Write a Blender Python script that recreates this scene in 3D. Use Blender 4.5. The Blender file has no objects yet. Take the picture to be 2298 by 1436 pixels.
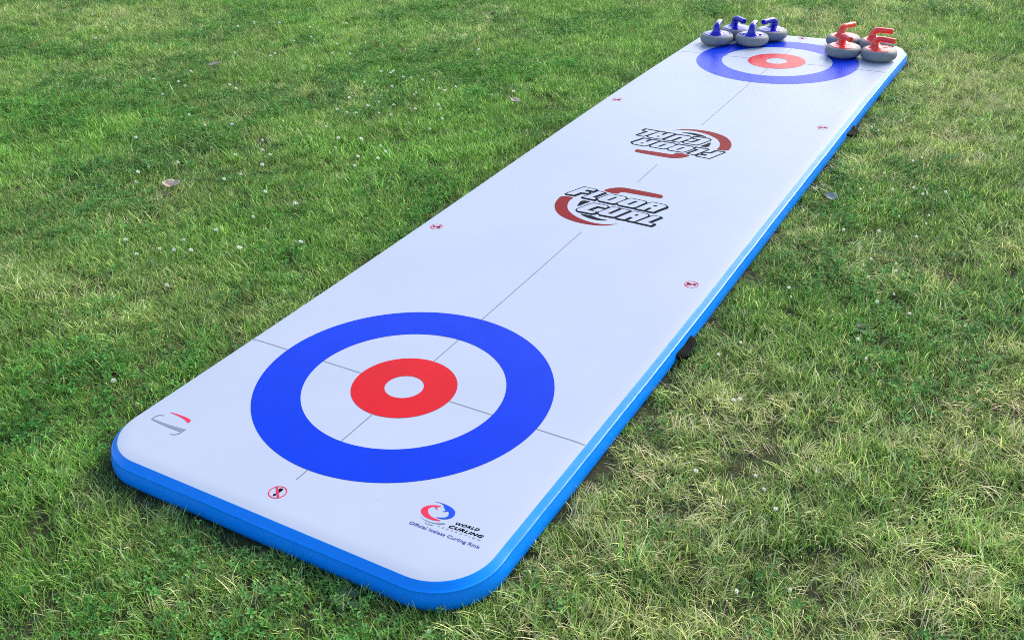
import bpy, bmesh, math, random
import numpy as np
from mathutils import Vector, Matrix

# ---------------------------------------------------------------- camera, light, exposure
S = 0.48            # metres per outer-ring radius
T = 0.090           # thickness of the inflated mat
SC = bpy.context.scene
COL = SC.collection
CAM = Vector((3.5197*S, -4.5354*S, 3.7556*S + T))
YAW, PITCH, ROLL = -0.5322, 0.5230, -0.0330
fw = Vector((math.sin(YAW)*math.cos(PITCH), math.cos(YAW)*math.cos(PITCH), -math.sin(PITCH)))
rt = Vector((math.cos(YAW), -math.sin(YAW), 0.0))
up = rt.cross(fw)
r2 = math.cos(ROLL)*rt + math.sin(ROLL)*up
u2 = -math.sin(ROLL)*rt + math.cos(ROLL)*up
cd = bpy.data.cameras.new("camera")
cam = bpy.data.objects.new("camera", cd)
COL.objects.link(cam)
cam.matrix_world = Matrix(((r2.x, u2.x, -fw.x, CAM.x), (r2.y, u2.y, -fw.y, CAM.y), (r2.z, u2.z, -fw.z, CAM.z), (0, 0, 0, 1)))
cd.sensor_width = 36.0
cd.lens = 36.0*2297.45/2298.0
cd.clip_start = 0.05
cd.clip_end = 2000.0
SC.camera = cam

SUN_EL, SUN_AZ = math.radians(36), math.radians(14)      # azimuth clockwise from +Y
world = bpy.data.worlds.new("World")
SC.world = world
world.use_nodes = True
wn = world.node_tree.nodes
sky = wn.new("ShaderNodeTexSky")
sky.sky_type = 'NISHITA'
sky.sun_disc = False
sky.sun_elevation = SUN_EL
sky.sun_rotation = SUN_AZ
sky.air_density = 1.0
sky.dust_density = 2.5
sky.ozone_density = 1.2
bg = wn["Background"]
bg.inputs["Strength"].default_value = 0.15
world.node_tree.links.new(sky.outputs[0], bg.inputs[0])
ld = bpy.data.lights.new("sun", 'SUN')
ld.energy = 1.0
ld.angle = math.radians(20)
ld.color = (1.0, 0.94, 0.84)
sun = bpy.data.objects.new("sun", ld)
COL.objects.link(sun)
sv = Vector((math.sin(SUN_AZ)*math.cos(SUN_EL), math.cos(SUN_AZ)*math.cos(SUN_EL), math.sin(SUN_EL)))
sun.rotation_euler = sv.to_track_quat('Z', 'Y').to_euler()
sun.location = sv*20
SC.view_settings.view_transform = 'Standard'
SC.view_settings.look = 'None'
SC.view_settings.gamma = 1.0
SC.view_settings.exposure = 1.0
SC.cycles.use_denoising = False
SC.cycles.denoiser = 'OPENIMAGEDENOISE'
SC.cycles.denoising_input_passes = 'RGB_ALBEDO_NORMAL'
SC.cycles.denoising_prefilter = 'ACCURATE'
SC.cycles.filter_width = 0.95
SC.cycles.max_bounces = 8
SC.cycles.use_light_tree = False
SC.cycles.transparent_max_bounces = 8

# ---------------------------------------------------------------- helpers
rng = np.random.default_rng(7)
random.seed(7)

def tag(o, label=None, cat=None, group=None, kind=None):
    if label: o['label'] = label
    if cat: o['category'] = cat
    if group: o['group'] = group
    if kind: o['kind'] = kind
    return o

def new_obj(name, me, parent=None, mats=()):
    o = bpy.data.objects.new(name, me)
    COL.objects.link(o)
    if parent is not None: o.parent = parent
    if me is not None:
        for m in mats: me.materials.append(m)
    return o

def mesh(name, verts, faces, smooth=False, mi=None):
    me = bpy.data.meshes.new(name)
    me.from_pydata([tuple(map(float, v)) for v in verts], [], [tuple(int(i) for i in f) for f in faces])
    if mi is not None: me.polygons.foreach_set('material_index', list(mi))
    if smooth: me.polygons.foreach_set('use_smooth', [True]*len(me.polygons))
    me.update()
    return me

class NT:
    def __init__(self, name):
        self.m = bpy.data.materials.new(name)
        self.m.use_nodes = True
        self.n = self.m.node_tree.nodes
        self.l = self.m.node_tree.links
        self.b = self.n["Principled BSDF"]
        self.out = self.n["Material Output"]
    def node(self, t, **k):
        x = self.n.new(t)
        for a, v in k.items(): setattr(x, a, v)
        return x
    def link(self, a, b): self.l.new(a, b)
    def set(self, **k):
        for a, v in k.items():
            i = self.b.inputs[a.replace('_', ' ')]
            i.default_value = v if not isinstance(v, tuple) else (*v, 1.0)[:len(i.default_value)]
        return self
    def noise(self, scale, detail=4.0, rough=0.5, coord='Object', sc=(1, 1, 1)):
        tc = self.node("ShaderNodeTexCoord"); mp = self.node("ShaderNodeMapping")
        mp.inputs["Scale"].default_value = sc
        self.link(tc.outputs[coord], mp.inputs[0])
        t = self.node("ShaderNodeTexNoise")
        t.inputs["Scale"].default_value = scale; t.inputs["Detail"].default_value = detail; t.inputs["Roughness"].default_value = rough
        self.link(mp.outputs[0], t.inputs["Vector"])
        return t.outputs["Fac"]
    def ramp(self, fac, stops):
        r = self.node("ShaderNodeValToRGB")
        e = r.color_ramp.elements
        while len(e) < len(stops): e.new(0.5)
        for i, (p, c) in enumerate(stops):
            e[i].position = p
            e[i].color = (*c, 1) if isinstance(c, tuple) else (c, c, c, 1)
        self.link(fac, r.inputs[0])
        return r.outputs[0]
    def mix(self, fac, a, b, blend='MIX'):
        x = self.node("ShaderNodeMix", data_type='RGBA', blend_type=blend)
        for v, i in ((fac, 0), (a, 6), (b, 7)):
            if hasattr(v, 'node'): self.link(v, x.inputs[i])
            else: x.inputs[i].default_value = (*v, 1) if isinstance(v, tuple) else v
        return x.outputs[2]
    def bump(self, h, strength, dist):
        b = self.node("ShaderNodeBump")
        b.inputs["Strength"].default_value = strength; b.inputs["Distance"].default_value = dist
        self.link(h, b.inputs["Height"]); self.link(b.outputs[0], self.b.inputs["Normal"])

# the slow swell of the lawn that the mat follows (X, Y in ring radii)
def swell(X, Y):
    t = np.clip((Y + 2)/12, -.5, 1.5)
    Xc = np.clip(X, -1.6, 1.6)
    return .0123*np.sin(np.pi*t) - .0228*np.sin(2*np.pi*t) + .0326*Xc*(t - .5)
def M(X, Y, dz=0.0):
    return (X*S, Y*S, T + S*float(swell(X, Y)) + dz)

XL, XR, YN, YF, RC = -1.328, 1.340, -1.4393, 9.6, 0.34
YH = 8.247          # centre of the far house

def vnoise(x, y, sc, seed):
    g = np.random.default_rng(seed).random((128, 128))
    u, v = x/sc, y/sc
    i, j = np.floor(u).astype(int), np.floor(v).astype(int)
    fu, fv = u - i, v - j
    fu, fv = fu*fu*(3 - 2*fu), fv*fv*(3 - 2*fv)
    a = g[i % 128, j % 128]; b = g[(i+1) % 128, j % 128]; c = g[i % 128, (j+1) % 128]; d = g[(i+1) % 128, (j+1) % 128]
    return (a*(1-fu) + b*fu)*(1-fv) + (c*(1-fu) + d*fu)*fv

def mat_sdf(x, y):              # distance (m) outside the white outline
    cx, cy = (XL+XR)/2*S, (YN+YF)/2*S
    hx, hy = (XR-XL)/2*S - RC*S, (YF-YN)/2*S - RC*S
    qx, qy = np.abs(x-cx) - hx, np.abs(y-cy) - hy
    return np.hypot(np.maximum(qx, 0), np.maximum(qy, 0)) + np.minimum(np.maximum(qx, qy), 0) - RC*S

def ground_z(x, y):
    x = np.asarray(x, float); y = np.asarray(y, float)
    d = mat_sdf(x, y)
    k = np.clip((d - .05)/.5, 0, 1)
    fade = np.clip(1 - (np.hypot(x, y - 2) - 7)/4, 0, 1)
    n = (vnoise(x, y, .9, 3) - .5)*.03 + (vnoise(x, y, .35, 4) - .5)*.014
    return S*swell(x/S, y/S)*fade + n*k*fade
# ---------------------------------------------------------------- materials
def ink(name, col, rough=.33, spec=.14):
    t = NT(name).set(Roughness=rough)
    n = t.noise(9, 5)
    c = t.mix(t.ramp(n, [(.35, 0.0), (.75, 1.0)]), tuple(v*.95 for v in col), tuple(min(v*1.05, 1) for v in col))
    t.link(c, t.b.inputs["Base Color"])
    t.b.inputs["Specular IOR Level"].default_value = spec
    weave(t)
    return t.m
def weave(t):
    tc = t.node("ShaderNodeTexCoord"); mp = t.node("ShaderNodeMapping")
    mp.inputs["Rotation"].default_value = (0, 0, math.radians(20))
    t.link(tc.outputs["Object"], mp.inputs[0])
    w = t.node("ShaderNodeTexWave", wave_type='BANDS', bands_direction='X')
    w.inputs["Scale"].default_value = 28; w.inputs["Distortion"].default_value = .6; w.inputs["Detail"].default_value = 1
    t.link(mp.outputs[0], w.inputs["Vector"])
    n = t.noise(5, 3)
    a = t.node("ShaderNodeMath", operation='MULTIPLY_ADD')
    t.link(n, a.inputs[0]); a.inputs[1].default_value = 3.0; t.link(w.outputs["Fac"], a.inputs[2])
    t.bump(a.outputs[0], .075, .004)

t = NT("white_vinyl").set(Roughness=.36, Specular_IOR_Level=.16)
n1 = t.ramp(t.noise(2.2, 6, .6), [(.3, 0.0), (.7, 1.0)])
c = t.mix(n1, (.415, .470, .575), (.445, .50, .605))
sp = t.ramp(t.noise(34, 3, .6), [(.70, 0.0), (.80, 1.0)])
sm = t.ramp(t.noise(1.6, 3, .5), [(.46, 0.0), (.60, .7)])
mm = t.node("ShaderNodeMath", operation='MULTIPLY'); t.link(sp, mm.inputs[0]); t.link(sm, mm.inputs[1])
c = t.mix(mm.outputs[0], c, (.32, .335, .36))
t.link(c, t.b.inputs["Base Color"]); weave(t)
WHITE = t.m
BLUE = ink("blue_print", (.0, .036, .58), .28, .10)
RED = ink("red_print", (.60, .005, .010), .28, .14)
LOGO_RED = ink("logo_red_print", (.23, .007, .009), .4, .05)
DARK = ink("dark_print", (.004, .005, .011), .45, .03)
GREY = ink("grey_print", (.22, .245, .31))
LINE = ink("line_print", (.20, .22, .26))
NAVY = ink("navy_print", (.06, .11, .34))
LIGHT = ink("white_print", (.43, .485, .59))
SIGN_RED = ink("sign_red_print", (.72, .03, .08))
EM_BLUE = ink("emblem_blue_print", (.005, .07, .62))
t = NT("blue_band").set(Roughness=.27, Specular_IOR_Level=.3)
n1 = t.noise(6, 4)
t.link(t.mix(n1, (.0, .25, .97), (.0, .272, 1.0)), t.b.inputs["Base Color"])
t.bump(t.noise(7, 3, .5, sc=(1, 1, 2.5)), .25, .012)
BAND = t.m
t = NT("black_webbing").set(Base_Color=(.008, .008, .009), Roughness=.9, Specular_IOR_Level=.1)
t.bump(t.noise(300, 2), .4, .002)
STRAP = t.m
t = NT("grey_stone_plastic").set(Roughness=.55, Specular_IOR_Level=.3)
n1 = t.ramp(t.noise(60, 5, .6), [(.35, (.205, .22, .235)), (.7, (.25, .265, .28))])
t.link(n1, t.b.inputs["Base Color"]); t.bump(t.noise(90, 3), .1, .001)
STONE = t.m
t = NT("white_glide_plastic").set(Base_Color=(.75, .77, .8), Roughness=.25)
t.bump(t.noise(40, 2), .05, .001); GLIDE = t.m
def glossy(name, a, b):
    t = NT(name).set(Roughness=.13)
    t.link(t.mix(t.noise(30, 3), a, b), t.b.inputs["Base Color"])
    t.b.inputs["Coat Weight"].default_value = .3
    t.bump(t.noise(14, 2), .06, .004)
    return t.m
CAPB = glossy("blue_plastic", (.008, .006, .42), (.012, .009, .47))
CAPR = glossy("red_plastic", (.88, .048, .036), (.92, .056, .042))

# blades take their own colour from the mesh and a patch tint from the lawn
def leaf_mat(name, trans=.45, rough=.5, spec=.35):
    t = NT(name).set(Roughness=rough)
    t.b.inputs["Specular IOR Level"].default_value = spec
    a = t.node("ShaderNodeAttribute", attribute_name="bcol")
    b = t.node("ShaderNodeAttribute", attribute_name="tint", attribute_type='INSTANCER')
    c = t.mix(1.0, a.outputs["Color"], b.outputs["Color"], 'MULTIPLY')
    t.link(c, t.b.inputs["Base Color"])
    tr = t.node("ShaderNodeBsdfTranslucent")
    t.link(c, tr.inputs["Color"])
    ms = t.node("ShaderNodeMixShader"); ms.inputs[0].default_value = trans
    t.link(t.b.outputs[0], ms.inputs[1]); t.link(tr.outputs[0], ms.inputs[2]); t.link(ms.outputs[0], t.out.inputs[0])
    return t.m
BLADE = leaf_mat("grass_blade")
STRAWM = leaf_mat("dry_grass_blade", .25, .6, .25)

def plain_leaf(name, a, b, trans=.2):
    t = NT(name).set(Roughness=.55)
    c = t.mix(t.ramp(t.noise(60, 4), [(.35, 0.0), (.65, 1.0)]), a, b)
    t.link(c, t.b.inputs["Base Color"])
    tr = t.node("ShaderNodeBsdfTranslucent"); t.link(c, tr.inputs["Color"])
    ms = t.node("ShaderNodeMixShader"); ms.inputs[0].default_value = trans
    t.link(t.b.outputs[0], ms.inputs[1]); t.link(tr.outputs[0], ms.inputs[2]); t.link(ms.outputs[0], t.out.inputs[0])
    t.bump(t.noise(120, 3), .3, .002)
    return t.m
PETAL = plain_leaf("clover_petal", (.76, .78, .66), (.86, .86, .78), .3)
STEMM = plain_leaf("clover_stem", (.10, .17, .05), (.14, .21, .07), .2)
TAN = plain_leaf("dry_leaf_tan", (.60, .50, .38), (.72, .61, .48), .15)
GREYLEAF = plain_leaf("dry_leaf_grey", (.28, .32, .30), (.36, .40, .38), .1)
WEED = plain_leaf("weed_leaf", (.045, .12, .035), (.07, .16, .05), .3)

t = NT("soil_and_thatch").set(Roughness=.95)
n1 = t.noise(3.0, 6, .65); n2 = t.noise(70, 5, .7)
c = t.mix(t.ramp(n1, [(.35, 0.0), (.65, 1.0)]), (.03, .05, .013), (.042, .05, .018))
c = t.mix(t.ramp(n2, [(.4, 0.0), (.7, 1.0)]), c, (.07, .065, .03))
t.link(c, t.b.inputs["Base Color"]); t.bump(n2, .8, .02)
SOIL = t.m
t = NT("distant_turf").set(Roughness=.9)
n1 = t.noise(.35, 6, .65); n2 = t.noise(14, 5, .7)
c = t.mix(t.ramp(n1, [(.35, 0.0), (.65, 1.0)]), (.060, .125, .026), (.095, .135, .042))
c = t.mix(t.ramp(n2, [(.4, 0.0), (.7, .6)]), c, (.12, .16, .06))
t.link(c, t.b.inputs["Base Color"]); t.bump(n2, 1.0, .08)
TURF = t.m
# ---------------------------------------------------------------- ground
def lines(lo, hi, a, b, st):
    v = [-260, -120, -60, -32, -20, -14] if lo < 0 else []
    inner = list(np.arange(a, b + 1e-6, st))
    return [q for q in [-260, -140, -70, -40, -24, -16] if q < a] + inner + [q for q in [16, 24, 40, 70, 140, 260] if q > b]
gx = np.array(lines(-1, 1, -12, 9, .2)); gy = np.array(lines(-1, 1, -6, 14, .2))
GX, GY = np.meshgrid(gx, gy)
GZ = ground_z(GX, GY)
nx = len(gx)
gf = [(j*nx+i, j*nx+i+1, (j+1)*nx+i+1, (j+1)*nx+i) for j in range(len(gy)-1) for i in range(nx-1)]
g = new_obj("ground", mesh("ground", np.stack([GX.ravel(), GY.ravel(), GZ.ravel()], 1), gf, True,
    [0 if (-16 < gx[f[0] % nx] < 9 and -16 < gx[f[2] % nx] <= 9.1 and -6.1 < gy[f[0]//nx] and gy[f[2]//nx] < 17) else 1 for f in gf]), None, [SOIL, TURF])
tag(g, kind="structure")

# ---------------------------------------------------------------- the inflatable curling mat
MAT = bpy.data.objects.new("curling_mat", None); COL.objects.link(MAT)
tag(MAT, "long white inflatable curling mat with blue sides and printed target rings lying on the lawn", "curling mat")

arc = [i*math.pi/2/14 for i in range(15)]
_rim = [.004, .012, .03, .06, .09]
ys = sorted(set([YN + q for q in _rim] + [YF - q for q in _rim] + [YN + RC*(1 - math.cos(a)) for a in arc] + list(np.linspace(YN + RC, YF - RC, 232))[1:-1] + [YF - RC*(1 - math.cos(a)) for a in reversed(arc)]))
def half(y):
    d = RC - (y - YN) if y < YN + RC else (RC - (YF - y) if y > YF - RC else 0.0)
    return RC - math.sqrt(max(RC*RC - d*d, 0.0))
CU = [0, .003, .006, .010, .015, .022, .035, .06] + [i/12 for i in range(1, 12)] + [1-q for q in (.06, .035, .022, .015, .010, .006, .003, 0)]
NCOL = len(CU) - 1
def edge_roll(px, y):       # the printed sheet rolls over slightly at its rim
    d = -float(mat_sdf(np.array(px*S), np.array(y*S)))
    return .0032*max(0.0, 1 - d/.045)**2
V, F = [], []
for y in ys:
    e = half(y)
    for k in range(NCOL + 1):
        px = XL + e + (XR - XL - 2*e)*CU[k]
        V.append(M(px, y, -edge_roll(px, y)))
for j in range(len(ys) - 1):
    for k in range(NCOL):
        a = j*(NCOL+1) + k
        F.append((a, a+1, a+NCOL+2, a+NCOL+1))
TOP = new_obj("playing_surface", mesh("playing_surface", V, F, True), MAT, [WHITE])

# outline loop, counter-clockwise from the near edge
loop = []
n = NCOL + 1
loop += [V[k] for k in range(n)]
loop += [V[j*n + NCOL] for j in range(1, len(ys))]
loop += [V[(len(ys)-1)*n + k] for k in range(NCOL-1, -1, -1)]
loop += [V[j*n] for j in range(len(ys)-2, 0, -1)]
L0 = np.array(loop)
# resample evenly
seg = np.hypot(*(np.roll(L0, -1, 0) - L0)[:, :2].T)
# outward normals from neighbours
nxt, prv = np.roll(L0, -1, 0), np.roll(L0, 1, 0)
d1 = (nxt - L0)[:, :2]; d0 = (L0 - prv)[:, :2]
d1 /= np.linalg.norm(d1, axis=1)[:, None]; d0 /= np.linalg.norm(d0, axis=1)[:, None]
tg = d0 + d1; tg /= np.linalg.norm(tg, axis=1)[:, None]
NO = np.stack([tg[:, 1], -tg[:, 0]], 1)
ss = np.concatenate([[0], np.cumsum(seg)[:-1]])
R = .032
prof = []
key = [(0, 0), (.0030, .0024), (.0100, .0098), (.0178, .0174), (.0197, .0180), (.0206, .0194), (.0200, .0222), (.0212, .0270), (.0243, .0370), (.0268, .0480), (.0278, .0590), (.0270, .0680), (.0236, .0775), (.0165, .0850), (.008, .0890), (-.01, .0900)]
for i in range(len(key) - 1):       # welded flap from the print down to the ridge, then the wall down to the lawn
    (xa, ya), (xb, yb) = key[i], key[i+1]
    prof += [(xa + (xb-xa)*q/2, ya + (yb-ya)*q/2) for q in range(2)]
prof.append(key[-1])
V, F = [], []
npf = len(prof)
# joints of the side band: small welded overlaps across the band
joints = [(1.345, -.99), (1.352, 2.9), (1.352, 5.2), (1.352, 7.3)]
for i in range(len(L0)):
    x, y, z = L0[i]
    wob = .0006*math.sin(ss[i]*140 + 3*math.sin(ss[i]*11))*max(0, math.sin(ss[i]*3.7)) + .0009*math.sin(ss[i]*3.1) + .0004*math.sin(ss[i]*11.7 + 1) + .0002*math.sin(ss[i]*47)
    jn = max([0.0] + [math.exp(-((x/S - jx)**2 + (y/S - jy)**2)/.0009) for jx, jy in joints])
    for k, (o, d) in enumerate(prof):
        w = min(1, k/5)*(1 - max(0, k-20)/10.5)
        oo = o + (wob*w - .0022*jn*w)
        V.append((x + NO[i, 0]*oo, y + NO[i, 1]*oo, z - d - (.0012*jn*w)))
m_ = len(L0)
for i in range(m_):
    j = (i + 1) % m_
    for k in range(npf - 1):
        F.append((i*npf+k, i*npf+k+1, j*npf+k+1, j*npf+k))
F.append(tuple(i*npf + npf - 1 for i in range(m_)))
me = mesh("side_band", V, F, True)
new_obj("side_band", me, MAT, [BAND])

# printed sheets ---------------------------------------------------------------
def sheet_from(name, polys, mats, parent):
    """polys: list of (list of contours in ring radii, material index, dz)"""
    bm = bmesh.new()
    for contours, mi, dz in polys:
        edges = []
        for c in contours:
            vs = [bm.verts.new((p[0], p[1], dz)) for p in c]
            edges += [bm.edges.new((vs[i], vs[(i+1) % len(vs)])) for i in range(len(vs))]
        r = bmesh.ops.triangle_fill(bm, use_beauty=True, use_dissolve=False, edges=edges, normal=(0, 0, 1))
        for f in r['geom']:
            if isinstance(f, bmesh.types.BMFace): f.material_index = mi
    for v in bm.verts: v.co = M(v.co.x, v.co.y, v.co.z)
    for f in bm.faces:
        f.normal_update()
        if f.normal.z < 0: f.normal_flip()
    me = bpy.data.meshes.new(name); bm.to_mesh(me); bm.free()
    return new_obj(name, me, parent, mats)

def ring(name, cy, r0, r1, m, label=None):
    V, F = [], []; N = 160; K = 5
    for i in range(N):
        a = 2*math.pi*i/N
        for k in range(K+1):
            r = r0 + (r1-r0)*k/K
            V.append(M(r*math.cos(a), cy + r*math.sin(a), .0007))
    for i in range(N):
        j = (i+1) % N
        for k in range(K):
            F.append((i*(K+1)+k, i*(K+1)+k+1, j*(K+1)+k+1, j*(K+1)+k))
    o = new_obj(name, mesh(name, V, F, True), MAT, [m])
    if label: o['label'] = label
for cy, w in ((0.0, "near"), (YH, "far")):
    ring("blue_ring", cy, .6809, 1.0, BLUE)
    ring("red_ring", cy, .1313, .3547, RED)

def strip(pts, w):
    out = []
    (x0, y0), (x1, y1) = pts
    dx, dy = x1-x0, y1-y0; l = math.hypot(dx, dy); nx_, ny_ = -dy/l*w/2, dx/l*w/2
    k = max(1, int(l/.01)); q = []
    A = [(x0+dx*i/k+nx_, y0+dy*i/k+ny_) for i in range(k+1)]; B = [(x0+dx*i/k-nx_, y0+dy*i/k-ny_) for i in range(k+1)]
    return A, B
def lines_obj(name, segs, w, parent):
    for s in segs:
        A, B = strip(s, w); k = len(A)
        V = [M(x, y, .0006 - edge_roll(x, y)) for x, y in A] + [M(x, y, .0006 - edge_roll(x, y)) for x, y in B]
        new_obj(name, mesh(name, V, [(k+i, k+i+1, i+1, i) for i in range(k-1)]), parent, [LINE])
LW = .0068
lines_obj("center_line", [((0, -1.103), (0, -1)), ((0, -.681), (0, -.3547)), ((0, .3547), (0, .681)), ((0, 1), (0, 2.669)), ((0, 3.867), (0, 4.353)),
                          ((0, 5.561), (0, YH-1)), ((0, YH-.681), (0, YH-.3547)), ((0, YH+.3547), (0, YH+.681)), ((0, YH+1), (0, YH+1.103))], LW, MAT)
for cy in (0, YH):
    lines_obj("tee_line", [((XL+.003, cy), (-1, cy)), ((-.681, cy), (-.3547, cy)), ((.3547, cy), (.681, cy)), ((1, cy), (XR-.003, cy))], LW, MAT)

LG = {"letters":[[[[-0.4924,3.329],[-0.4076,3.5482],[-0.271,3.5419],[-0.2753,3.4924],[-0.3456,3.4929],[-0.3527,3.4671],[-0.2985,3.4593],[-0.2991,3.4259],[-0.3738,3.4127],[-0.404,3.3323]]],[[[-0.3204,3.3213],[-0.2421,3.5164],[-0.1679,3.5125],[-0.2262,3.3727],[-0.1809,3.3643],[-0.1893,3.3185]]],[[[-0.1689,3.339],[-0.1707,3.3718],[-0.1236,3.4824],[-0.0991,3.5008],[0.0365,3.5033],[0.0601,3.4807],[0.0636,3.4488],[0.0204,3.3353],[-0.0012,3.3118],[-0.1447,3.3169]],[[-0.0772,3.3649],[-0.0403,3.4563],[-0.0243,3.4571],[-0.0623,3.3679]]],[[[0.0367,3.3232],[0.0288,3.3524],[0.0787,3.4693],[0.1051,3.4951],[0.245,3.4876],[0.2611,3.4622],[0.2196,3.3315],[0.1936,3.3062],[0.0598,3.3079]],[[0.124,3.3554],[0.1585,3.4469],[0.1786,3.4498],[0.1409,3.3594]]],[[[0.2203,3.2995],[0.2929,3.4811],[0.3148,3.4981],[0.4365,3.4899],[0.459,3.4706],[0.4622,3.4462],[0.4233,3.3637],[0.4169,3.3478],[0.4008,3.2995],[0.3294,3.2961],[0.3512,3.368],[0.3313,3.3715],[0.3075,3.2985]],[[0.3473,3.4244],[0.3586,3.4414],[0.3776,3.4387],[0.3654,3.4213]]],[[[-0.2402,3.0479],[-0.2444,3.0783],[-0.1882,3.2138],[-0.1641,3.2544],[-0.0311,3.2543],[-0.0092,3.2359],[-0.0141,3.1946],[-0.0998,3.1994],[-0.1447,3.0961],[-0.0562,3.0908],[-0.0612,3.0565],[-0.0913,3.0357],[-0.2199,3.0343]]],[[[-0.0351,3.0689],[-0.0409,3.0981],[0.026,3.2527],[0.1006,3.253],[0.0504,3.1098],[0.0717,3.1073],[0.1234,3.2496],[0.2018,3.2458],[0.1367,3.069],[0.1185,3.0515],[-0.012,3.0482]]],[[[0.1484,3.0434],[0.222,3.2298],[0.24,3.2486],[0.3701,3.2432],[0.3898,3.2212],[0.3901,3.1963],[0.3503,3.1028],[0.3268,3.0448],[0.259,3.0406],[0.2777,3.1152],[0.256,3.1173],[0.233,3.0466]],[[0.2744,3.1725],[0.2858,3.1917],[0.3046,3.1868],[0.2915,3.1668]]],[[[0.3362,3.0407],[0.4264,3.2385],[0.5015,3.2369],[0.4423,3.0915],[0.5016,3.0834],[0.4869,3.034]]]],"dark":[[[-0.2671,3.1131],[-0.2856,3.1834],[-0.2912,3.2675],[-0.2009,3.2742],[-0.2201,3.2345]],[[-0.1809,2.9991],[-0.1263,2.9973],[-0.0653,3.0038],[0.0177,2.9745],[0.1253,2.9801],[0.0345,2.939],[-0.0444,2.9384],[-0.1321,2.9654]]],"red":[[[-0.505,3.2817],[-0.5017,3.1878],[-0.4827,3.1028],[-0.454,3.0369],[-0.3942,2.9482],[-0.3168,2.8829],[-0.2201,2.8413],[-0.1196,2.8215],[-0.0149,2.8229],[0.0795,2.8441],[0.1345,2.8706],[0.1784,2.91],[0.2277,2.9605],[0.1578,2.9098],[0.089,2.8791],[-0.0128,2.873],[-0.1329,2.9021],[-0.2272,2.9514],[-0.2964,3.008],[-0.3445,3.0761],[-0.3724,3.1421],[-0.3927,3.2261],[-0.3768,3.2946]],[[-0.2136,3.5507],[-0.1752,3.6177],[-0.1282,3.6608],[-0.0686,3.6886],[-0.015,3.6926],[0.3132,3.6874],[0.336,3.671],[0.3499,3.6437],[0.348,3.616],[0.3212,3.6035],[0.0559,3.5942],[-0.0272,3.5965],[-0.0463,3.5779],[-0.0477,3.5387],[-0.0887,3.5263],[-0.14,3.5297]]],"w_red":[[0.8801,-0.8963],[0.8543,-0.8982],[0.8221,-0.9128],[0.8004,-0.9306],[0.7877,-0.9556],[0.7918,-0.9804],[0.8081,-0.9983],[0.8393,-1.0139],[0.875,-1.0179],[0.9128,-1.013],[0.9444,-0.9987],[0.9193,-0.9978],[0.8905,-0.9977],[0.8617,-0.9916],[0.8387,-0.9757],[0.8264,-0.9597],[0.823,-0.9394],[0.8315,-0.9239],[0.8448,-0.9155],[0.8574,-0.9285],[0.8803,-0.9316],[0.8597,-0.9224],[0.8548,-0.9143],[0.8675,-0.9056]],"w_blue":[[0.8151,-0.8831],[0.8459,-0.8724],[0.8869,-0.8714],[0.932,-0.877],[0.9644,-0.8924],[0.9799,-0.9136],[0.9831,-0.9413],[0.9709,-0.9638],[0.952,-0.9788],[0.9255,-0.9885],[0.8928,-0.9888],[0.923,-0.9782],[0.9442,-0.9667],[0.9532,-0.9488],[0.9488,-0.9305],[0.9372,-0.9161],[0.9277,-0.9123],[0.9234,-0.9248],[0.9013,-0.9321],[0.9186,-0.9155],[0.904,-0.9043],[0.8899,-0.894],[0.8845,-0.8818],[0.8601,-0.875],[0.8335,-0.8792]],"w_grey":[[0.7988,-1.0093],[0.827,-1.0264],[0.8625,-1.0363],[0.9026,-1.0348],[0.941,-1.0185],[0.965,-1.0054],[0.9801,-1.0099],[0.9596,-1.0222],[0.9271,-1.0348],[0.8823,-1.0413],[0.8402,-1.0339]],"w_grey2":[[0.8606,-1.0519],[0.8916,-1.0553],[0.9124,-1.0497],[0.93,-1.0516],[0.9092,-1.0572],[0.8812,-1.0581]],"j_stem":[[-1.2152,-1.0755],[-1.1999,-1.0672],[-1.0662,-1.0644],[-0.9301,-1.0497],[-0.9441,-1.0854],[-1.0431,-1.0869],[-1.1579,-1.081]],"j_h1":[[-1.2113,-1.0792],[-1.2156,-1.0719],[-1.2184,-1.0364],[-1.2025,-1.012],[-1.1709,-1.0026],[-1.1657,-1.0076],[-1.196,-1.0182],[-1.2082,-1.0396],[-1.2038,-1.0732]],"j_h2":[[-0.9347,-1.0616],[-0.935,-1.101],[-0.9553,-1.1269],[-0.9858,-1.1361],[-0.9892,-1.1315],[-0.9601,-1.1221],[-0.9463,-1.0997],[-0.9434,-1.0729]],"j_red":[[-1.1787,-0.9615],[-1.119,-0.9527],[-1.0451,-0.9516],[-1.0024,-0.9536],[-0.9744,-0.9635],[-0.9741,-0.9969],[-0.9952,-0.9845],[-1.0399,-0.9702],[-1.1074,-0.9641]]}
def smooth_c(c, it=1):
    for _ in range(it):
        o = []
        for i in range(len(c)):
            a, b = c[i], c[(i+1) % len(c)]
            o += [(a[0]*.75+b[0]*.25, a[1]*.75+b[1]*.25), (a[0]*.25+b[0]*.75, a[1]*.25+b[1]*.75)]
        c = o
    return [tuple(p) for p in c]
def stroke(c, w, sh=(0, 0)):
    """outline band around a closed contour, as separate quads"""
    out = []
    n = len(c)
    for i in range(n):
        a, b = c[i], c[(i+1) % n]
        dx, dy = b[0]-a[0], b[1]-a[1]; l = math.hypot(dx, dy) or 1
        ex, ey = dx/l*w*.45, dy/l*w*.45; px, py = -dy/l*w, dx/l*w
        out.append([(a[0]-ex+px+sh[0], a[1]-ey+py+sh[1]), (b[0]+ex+px+sh[0], b[1]+ey+py+sh[1]), (b[0]+ex-px+sh[0], b[1]+ey-py+sh[1]), (a[0]-ex-px+sh[0], a[1]-ey-py+sh[1])])
    return out
YM = YH/2
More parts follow.
